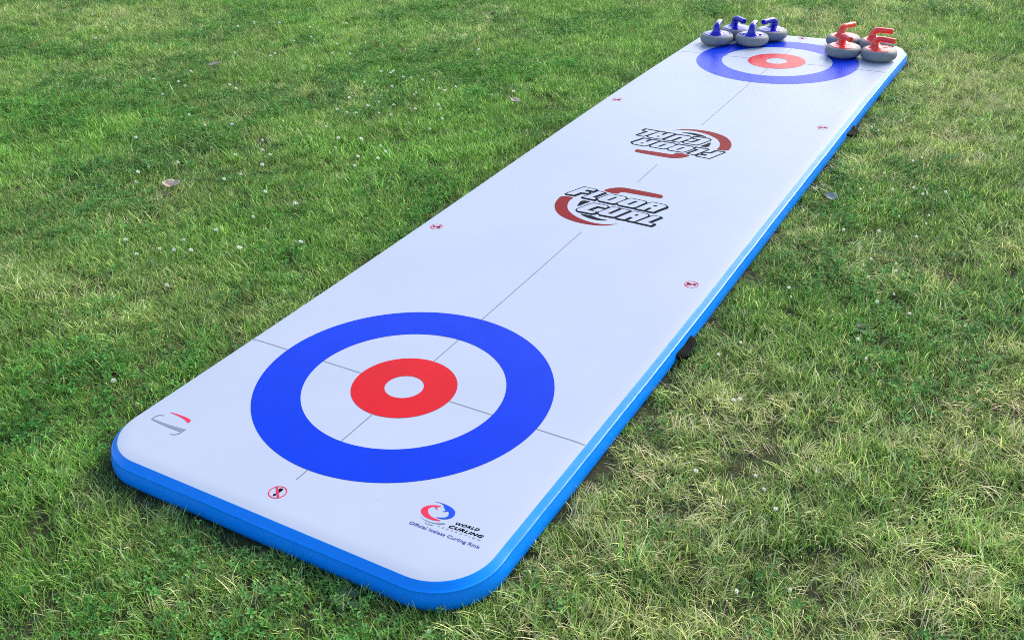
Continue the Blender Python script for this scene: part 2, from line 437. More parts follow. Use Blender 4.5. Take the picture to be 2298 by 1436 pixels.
for turn in (False, True):
    f = (lambda p: (-p[0], YH - p[1])) if turn else (lambda p: (p[0], p[1]))
    sg = -1 if turn else 1
    base = [([[f(p) for p in smooth_c(c, 2)]], 0, .0006) for c in LG['red']]
    arcs = sheet_from("game_logo", base, [LOGO_RED], MAT)
    arcs['label'] = "red swoosh logo with outlined italic letters, %s" % ("turned to the far end" if turn else "facing the near end")
    sheet_from("dark_arc", [([[f(p) for p in smooth_c(c, 1)]], 0, .0006) for c in LG['dark']], [DARK], arcs)
    V, F, MI = [], [], []
    for li, cs in enumerate(LG['letters']):
        for ci, c in enumerate(cs):
            for q, lift in [(q, .0014) for q in stroke(c, .0046)] + [(q, .0008) for k in range(0, 5) for q in stroke(c, .0078, (.0038*k, -.0038*k))]:
                b = len(V); V += [M(*f(p), lift + (len(V) % 97)*1e-6) for p in q]
                F.append((b+3, b+2, b+1, b)); MI.append(0)
    o = new_obj("letter_outline", mesh("letter_outline", V, F), arcs, [DARK])
    sheet_from("lettering", [([[f(p) for p in c] for c in cs], 0, .0011 + li*2e-5) for li, cs in enumerate(LG['letters'])], [LIGHT], arcs)

# text set in a plain face, laid along a baseline A-B with cap height h (ring radii)
def text_polys(txt, A, B, h, shear=0.0, spacing=1.0, stretch=True):
    cu = bpy.data.curves.new("txt", 'FONT'); cu.body = txt; cu.size = 1.0; cu.shear = shear; cu.space_character = spacing; cu.resolution_u = 3
    o = bpy.data.objects.new("txt", cu); COL.objects.link(o)
    dg = bpy.context.evaluated_depsgraph_get()
    me = o.evaluated_get(dg).to_mesh()
    vs = np.array([v.co[:2] for v in me.vertices]); fs = [tuple(p.vertices) for p in me.polygons]
    o.evaluated_get(dg).to_mesh_clear()
    bpy.data.objects.remove(o); bpy.data.curves.remove(cu)
    x0, x1 = vs[:, 0].min(), vs[:, 0].max()
    ux, uy = B[0]-A[0], B[1]-A[1]; l = math.hypot(ux, uy)
    vx, vy = -uy/l*h/.73, ux/l*h/.73
    P = [(A[0] + ux*(x-x0)/(x1-x0) + vx*y, A[1] + uy*(x-x0)/(x1-x0) + vy*y) for x, y in vs]
    return P, fs
def text_obj(name, items, mats, parent):
    V, F, MI = [], [], []
    for (txt, A, B, h, sh, sp, mi, bold) in items:
        P, fs = text_polys(txt, A, B, h, sh, sp)
        for bx, by in ([(0, 0)] if not bold else [(0, 0), (bold, 0), (0, bold), (bold, bold)]):
            b = len(V); V += [M(x+bx, y+by, .0007 + (bx+by)*.02) for x, y in P]
            F += [tuple(i+b for i in f) for f in fs]; MI += [mi]*len(fs)
    return new_obj(name, mesh(name, V, F, False, MI), parent, mats)
# curling federation emblem and its words
em = sheet_from("federation_logo", [([smooth_c(LG['w_red'], 1)], 0, .0007), ([smooth_c(LG['w_blue'], 1)], 1, .00075),
                                    ([smooth_c(LG['w_grey'], 1)], 2, .0007), ([smooth_c(LG['w_grey2'], 1)], 2, .0007)], [SIGN_RED, EM_BLUE, GREY], MAT)
text_obj("lettering", [("WORLD", (1.025, -.9883), (1.165, -.9728), .0205, .35, 1.15, 0, .0022), ("CURLING", (1.0035, -1.0254), (1.212, -1.0118), .0225, .35, 1.1, 0, .0026),
                       ("FEDERATION", (.9493, -1.0475), (1.212, -1.0341), .009, .2, 2.4, 1, .001), ("Official Iceless Curling Rink", (.7954, -1.1045), (1.2381, -1.0895), .0235, 0, 1.0, 2, .0012)],
         [DARK, GREY, NAVY], em)
sheet_from("maker_logo", [([LG['j_stem']], 0, .0007), ([LG['j_h1']], 0, .0008), ([LG['j_h2']], 0, .00085), ([smooth_c(LG['j_red'], 1)], 1, .0007)], [GREY, SIGN_RED], MAT)
for tw, (a_, b_) in enumerate((((.512, 3.215), (.532, 3.213)), ((-.512, YH-3.215), (-.532, YH-3.213)))):
    text_obj("trade_mark", [("TM", a_, b_, .011, 0, 1, 0, 0)], [GREY], MAT)

# crossed-out shoe print signs
def sign(cx, cy, rot, label):
    c, s = math.cos(rot), math.sin(rot)
    f = lambda p: (cx + p[0]*c - p[1]*s, cy + p[0]*s + p[1]*c)
    el = lambda ex, ey, rx, ry, n=20, a=0: [f((ex + rx*math.cos(2*math.pi*i/n)*math.cos(a) - ry*math.sin(2*math.pi*i/n)*math.sin(a), ey + rx*math.cos(2*math.pi*i/n)*math.sin(a) + ry*math.sin(2*math.pi*i/n)*math.cos(a))) for i in range(n)]
    r = .0545
    o = sheet_from("no_shoes_sign", [([el(0, 0, r, r, 40), el(0, 0, r-.0065, r-.0065, 40)], 0, .0007),
        ([[f(p) for p in ((-.043, .034), (-.034, .043), (.043, -.034), (.034, -.043))]], 0, .0012)], [SIGN_RED], MAT)
    o['label'] = label
    sole = [(-.006, .037), (.005, .040), (.013, .033), (.015, .020), (.011, .006), (.008, -.008), (-.008, -.010), (-.010, .004), (-.012, .020), (-.011, .031)]
    heel = [(-.008, -.018), (.007, -.017), (.009, -.027), (.005, -.036), (-.004, -.037), (-.009, -.028)]
    sheet_from("shoe_print", [([[f(p) for p in smooth_c(sole, 1)]], 0, .0009), ([[f(p) for p in smooth_c(heel, 1)]], 0, .0009)], [DARK], o)
sign(-.0203, -1.2446, 0, "red crossed-out shoe sign at the near end")
for y, w in ((2.2030, "near"), (6.0065, "far")):
    sign(1.1763, y, math.pi/2, "red crossed-out shoe sign by the right edge, %s one" % w)
    sign(-1.186, y, -math.pi/2, "red crossed-out shoe sign by the left edge, %s one" % w)
sign(-.0203, YH + 1.2446, math.pi, "red crossed-out shoe sign at the far end")

# carrying straps welded low on the side
def strap(y0, y1, side):
    V, F = [], []
    N, K = 22, 5
    ex = XR*S if side > 0 else XL*S
    for i in range(N+1):
        t_ = i/N; y = y0 + (y1-y0)*t_
        b = math.sin(math.pi*t_)**.55
        z0 = T + S*float(swell(XR*side, y)) - .046
        for k in range(K+1):
            q = k/K
            V.append((ex + side*(.023 + .046*b*q), y*S, z0 - .004*q - .014*b*q*q + .002*math.sin(9*t_)))
        for k in range(K, -1, -1):
            q = k/K
            V.append((ex + side*(.023 + .044*b*q), y*S, z0 - .005 - .004*q - .016*b*q*q + .002*math.sin(9*t_)))
    c = 2*(K+1)
    for i in range(N):
        for k in range(c):
            F.append((i*c+k, i*c+(k+1) % c, (i+1)*c+(k+1) % c, (i+1)*c+k))
    bm = bmesh.new(); me = mesh("carry_strap", V, F, True); bm.from_mesh(me)
    bmesh.ops.recalc_face_normals(bm, faces=bm.faces); bm.to_mesh(me); bm.free()
    new_obj("carry_strap", me, MAT, [STRAP])
for y0, y1 in ((1.33, 1.66), (6.17, 6.49)):
    strap(y0, y1, 1); strap(y0, y1, -1)
# ---------------------------------------------------------------- curling stones
def lathe(prof, seg=56):
    V, F = [], []
    for r, z in prof:
        for i in range(seg):
            a = 2*math.pi*i/seg; V.append((r*math.cos(a), r*math.sin(a), z))
    for k in range(len(prof)-1):
        for i in range(seg):
            j = (i+1) % seg
            F.append((k*seg+i, k*seg+j, (k+1)*seg+j, (k+1)*seg+i))
    F.append(tuple(range(seg-1, -1, -1)))
    F.append(tuple((len(prof)-1)*seg+i for i in range(seg)))
    return V, F
def tube(path, seg=14):
    """path: (x, z, rx, ry) in the handle's own plane"""
    V, F = [], []
    n = len(path)
    for k, (x, z, ra, rb) in enumerate(path):
        a, b = path[max(k-1, 0)], path[min(k+1, n-1)]
        tx, tz = b[0]-a[0], b[1]-a[1]; l = math.hypot(tx, tz); tx, tz = tx/l, tz/l
        for i in range(seg):
            q = 2*math.pi*i/seg
            c, s = math.cos(q), math.sin(q)
            e = .72                                   # squarish section
            cu = math.copysign(abs(c)**e, c)*ra; su = math.copysign(abs(s)**e, s)*rb
            V.append((x - tz*cu, su, z + tx*cu))
    for k in range(n-1):
        for i in range(seg):
            j = (i+1) % seg
            F.append((k*seg+i, (k+1)*seg+i, (k+1)*seg+j, k*seg+j))
    F.append(tuple(range(seg))); F.append(tuple((n-1)*seg+i for i in range(seg-1, -1, -1)))
    return V, F
def crom(pts, k=5):
    P = [np.array(p, float) for p in pts]; P = [2*P[0]-P[1]] + P + [2*P[-1]-P[-2]]
    out = []
    for i in range(1, len(P)-2):
        for j in range(k):
            t_ = j/k
            a, b, c, d = P[i-1:i+3]
            out.append(.5*((2*b) + (c-a)*t_ + (2*a-5*b+4*c-d)*t_*t_ + (3*b-a-3*c+d)*t_**3))
    out.append(P[-2]); return [tuple(p) for p in out]
def fixn(me):
    bm = bmesh.new(); bm.from_mesh(me); bmesh.ops.recalc_face_normals(bm, faces=bm.faces); bm.to_mesh(me); bm.free(); return me
Q = .0925
body_prof = crom([(.050, .0045), (.066, .005), (.0800, .0085), (.0905, .0165), (.0950, .0280), (.0952, .0385), (.0925, .0490), (.0850, .0572), (.0735, .0610)], 4)
V, F = lathe(body_prof); STONE_ME = fixn(mesh("body", V, F, True)); STONE_ME.materials.append(STONE)
V, F = lathe([(.050, 0), (.0545, .0008), (.056, .003), (.056, .0065)]); GLIDE_ME = fixn(mesh("glide_base", V, F, True)); GLIDE_ME.materials.append(GLIDE)
cap_prof = [(.0700, .0585), (.0735, .0590), (.0742, .0608), (.0725, .0624), (.066, .0632), (.062, .0625), (.058, .0627), (.048, .0650), (.036, .0668), (.018, .0680), (.004, .0682)]
hp = crom([(-.024, .062, .042, .044), (-.025, .069, .032, .035), (-.026, .078, .0225, .0245), (-.026, .090, .0178, .0200), (-.0225, .101, .0160, .0180), (-.011, .1105, .0152, .0165), (.006, .1138, .0148, .0163), (.030, .1138, .0145, .0163), (.055, .1131, .0143, .0160), (.078, .1123, .0140, .0156), (.081, .1122, .0105, .0115)], 4)
def cap_mesh(m):
    V, F = lathe(cap_prof); me = fixn(mesh("cap", V, F, True)); me.materials.append(m)
    V, F = tube(hp); mh = fixn(mesh("handle", V, F, True)); mh.materials.append(m)
    for q in (me, mh):
        q.polygons.foreach_set('use_smooth', [len(p.vertices) < 8 for p in q.polygons])
    return me, mh
CM = {'blue': cap_mesh(CAPB), 'red': cap_mesh(CAPR)}
def make_stone(colour):
    r = bpy.data.objects.new("curling_stone", None); COL.objects.link(r)
    new_obj("glide_base", GLIDE_ME, r); new_obj("body", STONE_ME, r)
    new_obj("cap", CM[colour][0], r); new_obj("handle", CM[colour][1], r)
    return r
def copy_thing(o):
    c = o.copy(); COL.objects.link(c)
    for ch in o.children:
        k = ch.copy(); COL.objects.link(k); k.parent = c
    return c
proto = {'blue': make_stone('blue'), 'red': make_stone('red')}
used = set()
ST = [('blue', -.990, 8.795, 99, "blue-handled grey curling stone nearest the left edge of the mat, in front"),
      ('blue', -.545, 8.915, 97, "blue-handled grey curling stone touching the blue ring, handle pointing away"),
      ('blue', -.862, 9.225, -42, "blue-handled grey curling stone behind the other blue ones, handle pointing right"),
      ('blue', -.405, 9.30, -112, "blue-handled grey curling stone nearest the middle of the far edge, handle pointing left"),
      ('red', .568, 9.280, 66, "red-handled grey curling stone at the back, handle rising to the upper right"),
      ('red', .690, 8.780, -54, "red-handled grey curling stone overlapping the blue ring in front"),
      ('red', 1.004, 9.225, 2, "red-handled grey curling stone at the back by the far right corner, mostly hidden"),
      ('red', 1.130, 8.782, -12, "red-handled grey curling stone nearest the right edge of the mat, in front")]
for col_, X, Y, ang, lab in ST:
    if col_ in used: o = copy_thing(proto[col_])
    else: o = proto[col_]; used.add(col_)
    o.location = M(X, Y, .0009); o.scale = (1.1, 1.1, 1.08); o.rotation_euler = (0, 0, math.radians(ang))
    tag(o, lab, "curling stone", "%s curling stones on the far end of the mat" % col_)
# ---------------------------------------------------------------- lawn
def blades_mesh(name, specs, mat_, seg=4):
    """specs: rows of x, y, length, width, azimuth, lean0, lean1, twist, r, g, b, blunt"""
    V, F, C = [], [], []
    for (x, y, ln, w, az, l0, l1, tw, r, g_, b, bl) in specs:
        p = np.array([x, y, -.004]); base = len(V)
        side0 = np.array([-math.sin(az + tw), math.cos(az + tw), 0.0])
        for k in range(seg + 1):
            t_ = k/seg
            a = l0 + (l1 - l0)*t_
            ww = w*(1 - (t_**2.2)*(1 - bl))*(.75 + .5*min(t_*3, 1) if t_ < .34 else 1.25)*.4
            if k == seg and bl < .3: V.append(tuple(p)); C.append((r, g_, b, 1))
            else:
                V.append(tuple(p - side0*ww)); V.append(tuple(p + side0*ww)); C += [(r, g_, b, 1)]*2
            p = p + ln/seg*np.array([math.sin(a)*math.cos(az), math.sin(a)*math.sin(az), math.cos(a)])
        for k in range(seg):
            i = base + 2*k
            if k == seg-1 and bl < .3: F.append((i, i+1, i+2))
            else: F.append((i, i+1, i+3, i+2))
    me = mesh(name, V, F, True)
    at = me.color_attributes.new("bcol", 'FLOAT_COLOR', 'POINT')
    at.data.foreach_set('color', np.array(C, 'f').ravel())
    me.materials.append(mat_)
    return me
rg = random.Random(11)
def pick(cols):
    c = rg.choice(cols); k = rg.uniform(.55, 1.5)*1.95
    return tuple(v*k*rg.uniform(.93, 1.07) for v in c)
GREEN = [(.085, .175, .030), (.110, .205, .040), (.140, .230, .055), (.070, .150, .035), (.170, .250, .075), (.12, .19, .045), (.10, .17, .07)]
PALE = [(.30, .36, .13), (.36, .38, .17), (.26, .32, .11), (.22, .30, .09)]
STRAW = [(.40, .36, .22), (.46, .42, .28), (.33, .29, .18), (.30, .25, .17), (.42, .40, .22)]
GREYG = [(.16, .22, .15), (.19, .24, .18)]
tufts = []
def spot(r):
    a = rg.uniform(0, 2*math.pi); q = r*math.sqrt(rg.random()); return q*math.cos(a), q*math.sin(a)
for v in range(7):              # mown fine grass
    sp = []
    comb = rg.uniform(0, 6.28)
    for _ in range(34):
        x, y = spot(.058)
        u = rg.random()
        c = pick(GREEN) if u < .70 else (pick(PALE) if u < .90 else (pick(STRAW) if u < .96 else pick(GREYG)))  # pale green blades; part of their share paints in whitish glints
        az = comb + rg.gauss(0, 1.1) if rg.random() < .6 else rg.uniform(0, 6.28)
        sp.append((x, y, rg.uniform(.026, .058), rg.uniform(.0022, .0040), az, rg.uniform(.05, .7), rg.uniform(.5, 1.7), rg.gauss(0, .5), *c, .45 if rg.random() < .35 else .05))
    tufts.append(blades_mesh("fine_tuft", sp, BLADE))
for v in range(4):              # matted dry thatch
    sp = []
    comb = rg.uniform(0, 6.28)
    for _ in range(26):
        x, y = spot(.055)
        c = pick(STRAW) if rg.random() < .42 else pick(PALE)
        az = comb + rg.gauss(0, .8)
        sp.append((x, y, rg.uniform(.04, .095), rg.uniform(.0018, .0034), az, rg.uniform(.4, 1.2), rg.uniform(1.2, 1.9), rg.gauss(0, .5), *c, .1))
    tufts.append(blades_mesh("dry_tuft", sp, STRAWM))
for v in range(3):              # clover and small broad leaves
    V, F, C = [], [], []
    for _ in range(9):
        x, y = spot(.05); h = rg.uniform(.018, .042); c = pick([(.05, .14, .035), (.07, .17, .045), (.10, .20, .06)])
        a0 = rg.uniform(0, 6.28); sz = rg.uniform(.007, .012); tx, ty = rg.uniform(-.5, .5), rg.uniform(-.5, .5)
        for q in range(3):
            a = a0 + q*2.094; b = len(V)
            for (rr, aa) in ((0, 0), (.55, -.55), (1.05, -.42), (1.12, 0), (1.05, .42), (.55, .55)):
                lx, ly = rr*sz*math.cos(a+aa), rr*sz*math.sin(a+aa)
                V.append((x+lx, y+ly, h + lx*tx + ly*ty + (.18*sz if aa else 0))); C.append((*c, 1))
            F += [(b, b+1, b+2, b+3), (b, b+3, b+4, b+5)]
        b = len(V)
        for (dx, z) in ((-.0006, 0), (.0006, 0), (.0006, h), (-.0006, h)): V.append((x+dx, y, z)); C.append((*c, 1))
        F.append((b, b+1, b+2, b+3))
    me = mesh("clover_tuft", V, F, False)
    at = me.color_attributes.new("bcol", 'FLOAT_COLOR', 'POINT'); at.data.foreach_set('color', np.array(C, 'f').ravel())
    me.materials.append(BLADE); tufts.append(me)
for v in range(3):              # coarse long blades
    sp = []
    for _ in range(11):
        x, y = spot(.03)
        c = pick([(.11, .25, .045), (.14, .28, .06), (.17, .27, .10), (.20, .29, .09)])
        sp.append((x, y, rg.uniform(.06, .13), rg.uniform(.004, .0065), rg.uniform(0, 6.28), rg.uniform(.3, .9), rg.uniform(.9, 1.7), rg.gauss(0, .5), *c, .05))
    tufts.append(blades_mesh("coarse_tuft", sp, BLADE, 6))
for v in range(3):              # bleached upright stubble
    sp = []
    for _ in range(16):
        x, y = spot(.045)
        c = pick(PALE) if rg.random() < .7 else pick(STRAW)
        sp.append((x, y, rg.uniform(.035, .07), rg.uniform(.0018, .0034), rg.uniform(0, 6.28), rg.uniform(.1, .8), rg.uniform(.5, 1.6), rg.gauss(0, .5), *c, .4))
    tufts.append(blades_mesh("pale_tuft", sp, BLADE))
TC = bpy.data.collections.new("turf_tufts")
for i, me in enumerate(tufts):
    o = bpy.data.objects.new("%02d_tuft" % i, me); TC.objects.link(o)

def scatter(n, x0, x1, y0, y1):
    return rng.uniform(x0, x1, n), rng.uniform(y0, y1, n)
def inside(x, y, poly):
    r = np.zeros(len(x), bool); n = len(poly)
    for i in range(n):
        (xa, ya), (xb, yb) = poly[i], poly[(i+1) % n]
        c = ((ya > y) != (yb > y)) & (x < (xb-xa)*(y-ya)/(yb-ya+1e-12) + xa)
        r ^= c
    return r
VIEW = [(-2.4, -2.3), (3.2, -2.3), (3.6, 9.0), (-10.5, 9.0), (-10.5, 3.2)]
A_ = 14.5*12.0
xs, ys_ = scatter(int(A_*680), -11, 3.6, -2.6, 9.4)
k = inside(xs, ys_, VIEW); xs, ys_ = xs[k], ys_[k]
xo, yo = scatter(int(26*24*90), -16, 10, -6, 18)
k = ~inside(xo, yo, VIEW); xo, yo = xo[k], yo[k]
far_ = np.concatenate([np.zeros(len(xs), bool), np.ones(len(xo), bool)])
xs = np.concatenate([xs, xo]); ys_ = np.concatenate([ys_, yo])
sd = mat_sdf(xs, ys_)
k = sd > R + .010
xs, ys_, far_, sd = xs[k], ys_[k], far_[k], sd[k]
N = len(xs)
# dryness of the lawn: broad patches, drier to the right of the mat
dry = .55*vnoise(xs, ys_, 1.1, 21) + .3*vnoise(xs, ys_, .42, 22) + .22*vnoise(xs, ys_, .16, 23)
side = 1/(1 + np.exp(-(xs - .15 + .10*(ys_))/.35))
near = np.clip(1 - (ys_ + 1.2)/3.2, 0, 1)
dry = dry - .245 + .335*side*(.68 + .32*near) + .055*near + .04*np.clip((ys_-4)/4, 0, 1)
clov = .6*vnoise(xs, ys_, .5, 31) + .4*vnoise(xs, ys_, .2, 32) + .10*(1-side)
coar = vnoise(xs, ys_, .45, 41)
u = rng.random(N)
idx = rng.integers(0, 7, N)
p_dry = np.clip((dry - .44)*2.6, .02, .75)
idx = np.where(u < p_dry*.5, 7 + rng.integers(0, 4, N), idx)
idx = np.where((u >= p_dry*.5) & (u < p_dry*.85), 17 + rng.integers(0, 3, N), idx)
v_ = rng.random(N)
idx = np.where((v_ < np.clip((clov - .50)*2.2, 0, .5)) & (idx < 7), 11 + rng.integers(0, 3, N), idx)
w_ = rng.random(N)
pc = np.clip((coar - .62)*.16, 0, .05)*(.3 + 1.2*near)
idx = np.where(w_ < pc, 14 + rng.integers(0, 3, N), idx)
scl = rng.uniform(.75, 1.25, N)*(1 + .35*(vnoise(xs, ys_, .3, 51) - .5))*np.where(far_, 1.9, 1.0)
scl *= np.clip(.50 + (sd - R - .010)/.16, .50, 1.0)
rot = np.stack([rng.normal(0, .10, N), rng.normal(0, .10, N), rng.uniform(0, 6.283, N)], 1)
# patch tint: lush green to olive
lush = np.clip(1.15 - 1.5*dry + .35*(vnoise(xs, ys_, .7, 61) - .5), 0, 1)[:, None]
tint = lush*np.array([[.80, 1.07, .63]]) + (1 - lush)*np.array([[1.10, 1.06, 1.02]])
tint *= (.86 + .28*vnoise(xs, ys_, .25, 62))[:, None]*rng.uniform(.85, 1.15, N)[:, None]
# low matted thatch between the tufts
nt = int(len(xs)*.55)
q_ = rng.integers(0, len(xs), nt)
tx_, ty_ = xs[q_] + rng.normal(0, .05, nt), ys_[q_] + rng.normal(0, .05, nt)
ux_, uy_ = scatter(42000, -10.5, 3.6, -2.3, 9.0); k = inside(ux_, uy_, VIEW); ux_, uy_ = ux_[k], uy_[k]
tx_ = np.concatenate([tx_, ux_]); ty_ = np.concatenate([ty_, uy_]); q_ = np.concatenate([q_, np.zeros(len(ux_), int)])
k = mat_sdf(tx_, ty_) > R + .012
tx_, ty_, q_ = tx_[k], ty_[k], q_[k]; nt = len(tx_)
xs = np.concatenate([xs, tx_]); ys_ = np.concatenate([ys_, ty_])
idx = np.concatenate([idx, 7 + rng.integers(0, 4, nt)])
scl = np.concatenate([scl, rng.uniform(.4, .65, nt)*np.where(far_[q_], 1.9, 1.0)])
rot = np.concatenate([rot, np.stack([rng.normal(0, .15, nt), rng.normal(0, .15, nt), rng.uniform(0, 6.283, nt)], 1)])
tint = np.concatenate([tint, np.array([[.50, .62, .34]])*rng.uniform(.7, 1.2, nt)[:, None]])
# stray tufts left standing against the side of the mat
ang = rng.uniform(0, 1, 26000); ex_, ey_ = scatter(26000, -1.0, 1.0, -1.2, 5.2)
sd_ = mat_sdf(ex_, ey_); k = (sd_ > R + .004) & (sd_ < R + .03) & (vnoise(ex_, ey_, .11, 71) > .62)
ex_, ey_ = ex_[k], ey_[k]; ns = len(ex_)
xs = np.concatenate([xs, ex_]); ys_ = np.concatenate([ys_, ey_])
idx = np.concatenate([idx, np.where(rng.random(ns) < .6, rng.integers(0, 7, ns), 17 + rng.integers(0, 3, ns))])
scl = np.concatenate([scl, rng.uniform(.6, .95, ns)])
rot = np.concatenate([rot, np.stack([rng.normal(0, .15, ns), rng.normal(0, .15, ns), rng.uniform(0, 6.283, ns)], 1)])
tint = np.concatenate([tint, np.array([[.8, 1.0, .62]])*rng.uniform(.7, 1.1, ns)[:, None]])
N = len(xs)
me = bpy.data.meshes.new("grass")
me.vertices.add(N)
zz = ground_z(xs, ys_)
me.vertices.foreach_set('co', np.stack([xs, ys_, zz], 1).astype('f').ravel())
for nm, ty, ar in (("rot", 'FLOAT_VECTOR', rot), ("scl", 'FLOAT', scl), ("idx", 'INT', idx), ("tint", 'FLOAT_COLOR', np.concatenate([tint, np.ones((N, 1))], 1))):
    at = me.attributes.new(nm, ty, 'POINT')
    at.data.foreach_set({'FLOAT_VECTOR': 'vector', 'FLOAT': 'value', 'INT': 'value', 'FLOAT_COLOR': 'color'}[ty], np.asarray(ar, 'i' if ty == 'INT' else 'f').ravel())
me.update()
GR = new_obj("grass", me, None, [BLADE])
tag(GR, "patchy mown green lawn with clover and dry straw patches", "grass", kind="stuff")
ng = bpy.data.node_groups.new("lay_turf", 'GeometryNodeTree')
ng.interface.new_socket("Geometry", in_out='INPUT', socket_type='NodeSocketGeometry')
ng.interface.new_socket("Geometry", in_out='OUTPUT', socket_type='NodeSocketGeometry')
gi = ng.nodes.new("NodeGroupInput"); go = ng.nodes.new("NodeGroupOutput")
ci = ng.nodes.new("GeometryNodeCollectionInfo"); ci.inputs[0].default_value = TC
ci.inputs["Separate Children"].default_value = True; ci.inputs["Reset Children"].default_value = True
ip = ng.nodes.new("GeometryNodeInstanceOnPoints"); ip.inputs["Pick Instance"].default_value = True
def na(nm, ty):
    n_ = ng.nodes.new("GeometryNodeInputNamedAttribute"); n_.data_type = ty; n_.inputs[0].default_value = nm
    return [o for o in n_.outputs if o.enabled and o.name == "Attribute"][0]
e2 = ng.nodes.new("FunctionNodeEulerToRotation")
ng.links.new(na("rot", 'FLOAT_VECTOR'), e2.inputs[0])
ng.links.new(gi.outputs[0], ip.inputs["Points"]); ng.links.new(ci.outputs[0], ip.inputs["Instance"])
ng.links.new(na("idx", 'INT'), ip.inputs["Instance Index"]); ng.links.new(e2.outputs[0], ip.inputs["Rotation"])
ng.links.new(na("scl", 'FLOAT'), ip.inputs["Scale"]); ng.links.new(ip.outputs[0], go.inputs[0])
md = GR.modifiers.new("turf", 'NODES'); md.node_group = ng

# ---------------------------------------------------------------- clover blossoms, dead leaves, weeds
def blossom_mesh(k):
    r_ = random.Random(k); V, F, MI = [], [], []
    n = 46; rad = .0085
    for i in range(n):
        zc = 1 - 1.75*(i + .5)/n; q = math.sqrt(max(0, 1 - zc*zc)); a = i*2.39996
        d = Vector((q*math.cos(a), q*math.sin(a), zc*.85)) + Vector((r_.gauss(0, .12), r_.gauss(0, .12), r_.gauss(0, .1)))
        d.normalize(); s_ = d.cross(Vector((0, 0, 1)));
        s_ = s_.normalized() if s_.length > 1e-3 else Vector((1, 0, 0))
        b = len(V); ln = rad*r_.uniform(.85, 1.15)
        c = Vector((0, 0, .055))
        for p in (c + d*ln*.25, c + d*ln*.7 + s_*.0016, c + d*ln, c + d*ln*.7 - s_*.0016): V.append(tuple(p))
        F.append((b, b+1, b+2, b+3)); MI.append(0)
    b = len(V)
    bx, by = r_.uniform(-.012, .012), r_.uniform(-.012, .012)
    for k_ in range(5):
        t_ = k_/4
        for i in range(4):
            V.append((bx*(1-t_)**2 + .0008*math.cos(i*1.571), by*(1-t_)**2 + .0008*math.sin(i*1.571), .052*t_))
    for k_ in range(4):
        for i in range(4):
            F.append((b+k_*4+i, b+k_*4+(i+1) % 4, b+(k_+1)*4+(i+1) % 4, b+(k_+1)*4+i)); MI.append(1)
    me = mesh("clover_blossom", V, F, False, MI)
    me.materials.append(PETAL); me.materials.append(STEMM)
    return me
BM = [blossom_mesh(k) for k in range(4)]
FL = [[-3.59,2.78],[-3.34,2.82],[-3.82,3.53],[-3.78,3.52],[-3.64,3.61],[-3.32,3.6],[-3.18,3.42],[-3.1,2.9],[-3.09,2.94],[-3.21,3.28],[-2.63,2.84],[-2.85,3.3],[-2.77,3.15],[-3.19,3.85],[-2.21,2.92],[-2.13,2.92],[-2.16,2.67],[-1.95,2.66],[-1.85,2.43],[-1.74,2.41],[-1.86,2.32],[-1.73,2.24],[-1.88,2.18],[-1.86,1.93],[-1.7,1.84],[-1.59,1.86],[-2.37,1.75],[-2.48,1.64],[-2.68,1.73],[-2.01,1.62],[-2.07,1.44],[-1.93,1.51],[-1.89,1.51],[-1.81,1.36],[-1.82,1.23],[-1.59,1.12],[-1.61,1.69],[-1.44,1.66],[-1.34,1.68],[-1.34,1.75],[-1.41,1.83],[-1.35,1.53],[-1.33,1.06],[-1.86,1.13],[-2.35,1.11],[-2.33,1.03],[-2.71,1.36],[-3.12,1.97],[-3.39,2.16],[-3.23,2.19],[-3.19,2.17],[-3.12,2.16],[-3.31,2.36],[-2.8,2.26],[-2.88,2.28],[-2.22,1.2],[-3.9,3.42],[-4.77,2.98],[-5.24,3.29],[-4.56,2.72],[-4.07,2.31],[-2.64,3.18],[-2.14,2.96],[-2.11,2.9],[-2.0,2.86],[-1.96,2.88],[-1.85,2.88],[-1.67,2.76],[-1.62,2.75],[-1.59,2.8],[-1.74,2.62],[-1.71,2.6],[-1.58,2.37],[-1.45,2.46],[-1.52,2.53],[-1.34,2.29],[-1.32,2.12],[-1.86,3.49],[-1.88,3.6],[-2.07,2.41],[-1.85,2.2],[-1.64,2.22],[-1.96,2.18],[-1.22,2.87],[0.89,3.24],[0.8,3.07],[0.77,3.1],[1.03,2.7],[1.11,2.69],[1.07,2.79],[0.96,2.51],[1.02,2.37],[0.89,2.28],[1.11,2.39],[1.16,2.35],[1.18,2.35],[1.23,2.41],[1.11,2.25],[1.11,2.09],[1.22,2.13],[1.22,2.06],[1.07,1.88],[0.93,1.83],[1.21,1.93],[1.19,1.64],[1.2,1.59],[1.08,1.63],[1.13,1.48],[1.19,1.31],[1.24,1.4],[1.32,1.26],[0.91,1.21],[0.88,1.28],[1.19,1.02],[1.25,0.9],[0.94,0.46],[0.85,0.8],[0.8,0.71],[0.95,0.48],[-1.49,0.7],[-1.42,0.86],[-1.08,0.76],[-1.54,0.57],[-1.55,0.42],[-1.48,0.46],[-1.43,0.49],[-1.6,0.35],[-1.75,0.43],[-1.28,0.61],[-1.35,1.09],[-1.24,0.19],[-2.23,0.92],[1.15,0.1],[1.21,-0.33],[1.32,-0.26],[0.95,0.1],[1.11,0.14],[1.19,0.05],[0.48,4.12],[0.69,3.98],[0.62,-0.77],[-0.9,-0.38]]
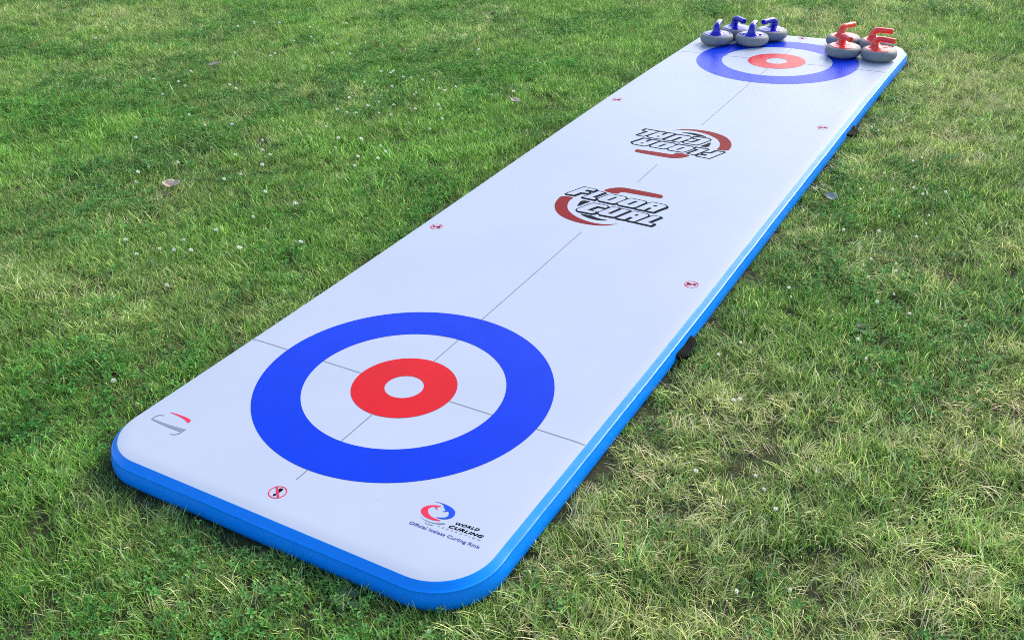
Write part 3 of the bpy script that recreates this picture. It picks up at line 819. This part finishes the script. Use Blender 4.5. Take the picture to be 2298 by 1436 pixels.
for i, (x, y) in enumerate(FL):
    if mat_sdf(x, y) < .07: continue
    o = new_obj("clover_blossom", BM[i % 4])
    o.location = (x, y, float(ground_z(x, y)))
    s_ = rg.uniform(.95, 1.4) if x < 0 else rg.uniform(.55, .9); o.scale = (s_, s_, rg.uniform(.8, 1.1)); o.rotation_euler = (rg.gauss(0, .15), rg.gauss(0, .15), rg.uniform(0, 6.28))
    tag(o, "small round white clover blossom on a thin stem in the grass", "clover flower", "white clover blossoms scattered over the lawn")

def leaf(name, x, y, z, size, asp, curl, rz, tilt, m, label, cat):
    V, F = [], []; n, k = 14, 6
    for i in range(n+1):
        t_ = i/n; w = math.sin(math.pi*min(1, t_*.94 + .03))**.7*asp*(1 + .10*math.sin(t_*29))
        for j in range(-k, k+1):
            s_ = j/k
            xx = (t_ - .5)*size; yy = s_*w*size*.5
            zz_ = curl*size*(s_*s_*.35 + (t_-.5)**2*.9 + .08*math.sin(9*t_ + 4*s_)) + (.02*size*abs(s_) if abs(s_) < .2 else 0)
            V.append((xx, yy, zz_))
    c = 2*k+1
    for i in range(n):
        for j in range(2*k): F.append((i*c+j, i*c+j+1, (i+1)*c+j+1, (i+1)*c+j))
    o = new_obj(name, mesh(name, V, F, True), None, [m])
    md_ = o.modifiers.new("thickness", 'SOLIDIFY'); md_.thickness = .0006
    o.location = (x, y, float(ground_z(x, y)) + z); o.rotation_euler = (tilt[0], tilt[1], rz)
    tag(o, label, cat)
leaf("dead_leaf", -2.074, 1.003, .040, .085, .62, .55, .9, (.30, .05), TAN, "curled pale tan dead leaf lying on the lawn left of the mat", "leaf")
leaf("dead_leaf", .800, 2.165, .044, .064, .62, .22, -.4, (.45, .1), GREYLEAF, "flat grey dead leaf on the grass near the middle of the mat's right side", "leaf")
leaf("dead_leaf", -1.145, 2.755, .042, .07, .55, .35, .2, (.2, .2), TAN, "small tan dead leaf on the grass left of the mat, level with the logos", "leaf")
leaf("dead_leaf", -3.295, 2.586, .042, .085, .40, .4, .5, (.2, -.2), TAN, "long narrow straw-coloured dead leaf far out on the left lawn", "leaf")
def weed(x, y, n, size, label):
    r_ = bpy.data.objects.new("broadleaf_weed", None); COL.objects.link(r_)
    r_.location = (x, y, float(ground_z(x, y)) + .012); tag(r_, label, "weed")
    for q in range(n):
        a = q*6.283/n + rg.uniform(-.3, .3); sz = size*rg.uniform(.75, 1.1); V, F = [], []
        el_ = rg.uniform(.3, .75)
        for i in range(11):
            t_ = i/10; w = math.sin(math.pi*t_**.75)**.8*.30*sz if t_ > .22 else .05*sz
            rr = sz*t_; z = sz*(el_*t_ - .55*t_*t_)
            for j in (-1, -.5, 0, .5, 1):
                V.append((rr*math.cos(a) - w*j*math.sin(a), rr*math.sin(a) + w*j*math.cos(a), z + abs(j)*.15*w + .02*sz*math.sin(12*t_ + j)))
        for i in range(10):
            for j in range(4): F.append((i*5+j, i*5+j+1, (i+1)*5+j+1, (i+1)*5+j))
        o = new_obj("leaf", mesh("leaf", V, F, True), r_, [WEED])
weed(.355, -.775, 5, .055, "low broad-leaved dark green weed at the foot of the mat's near end")
weed(.715, 2.29, 6, .05, "low broad-leaved green weed close to the mat's right side")
weed(1.18, 1.15, 5, .055, "small broad-leaved weed in the grass right of the mat")
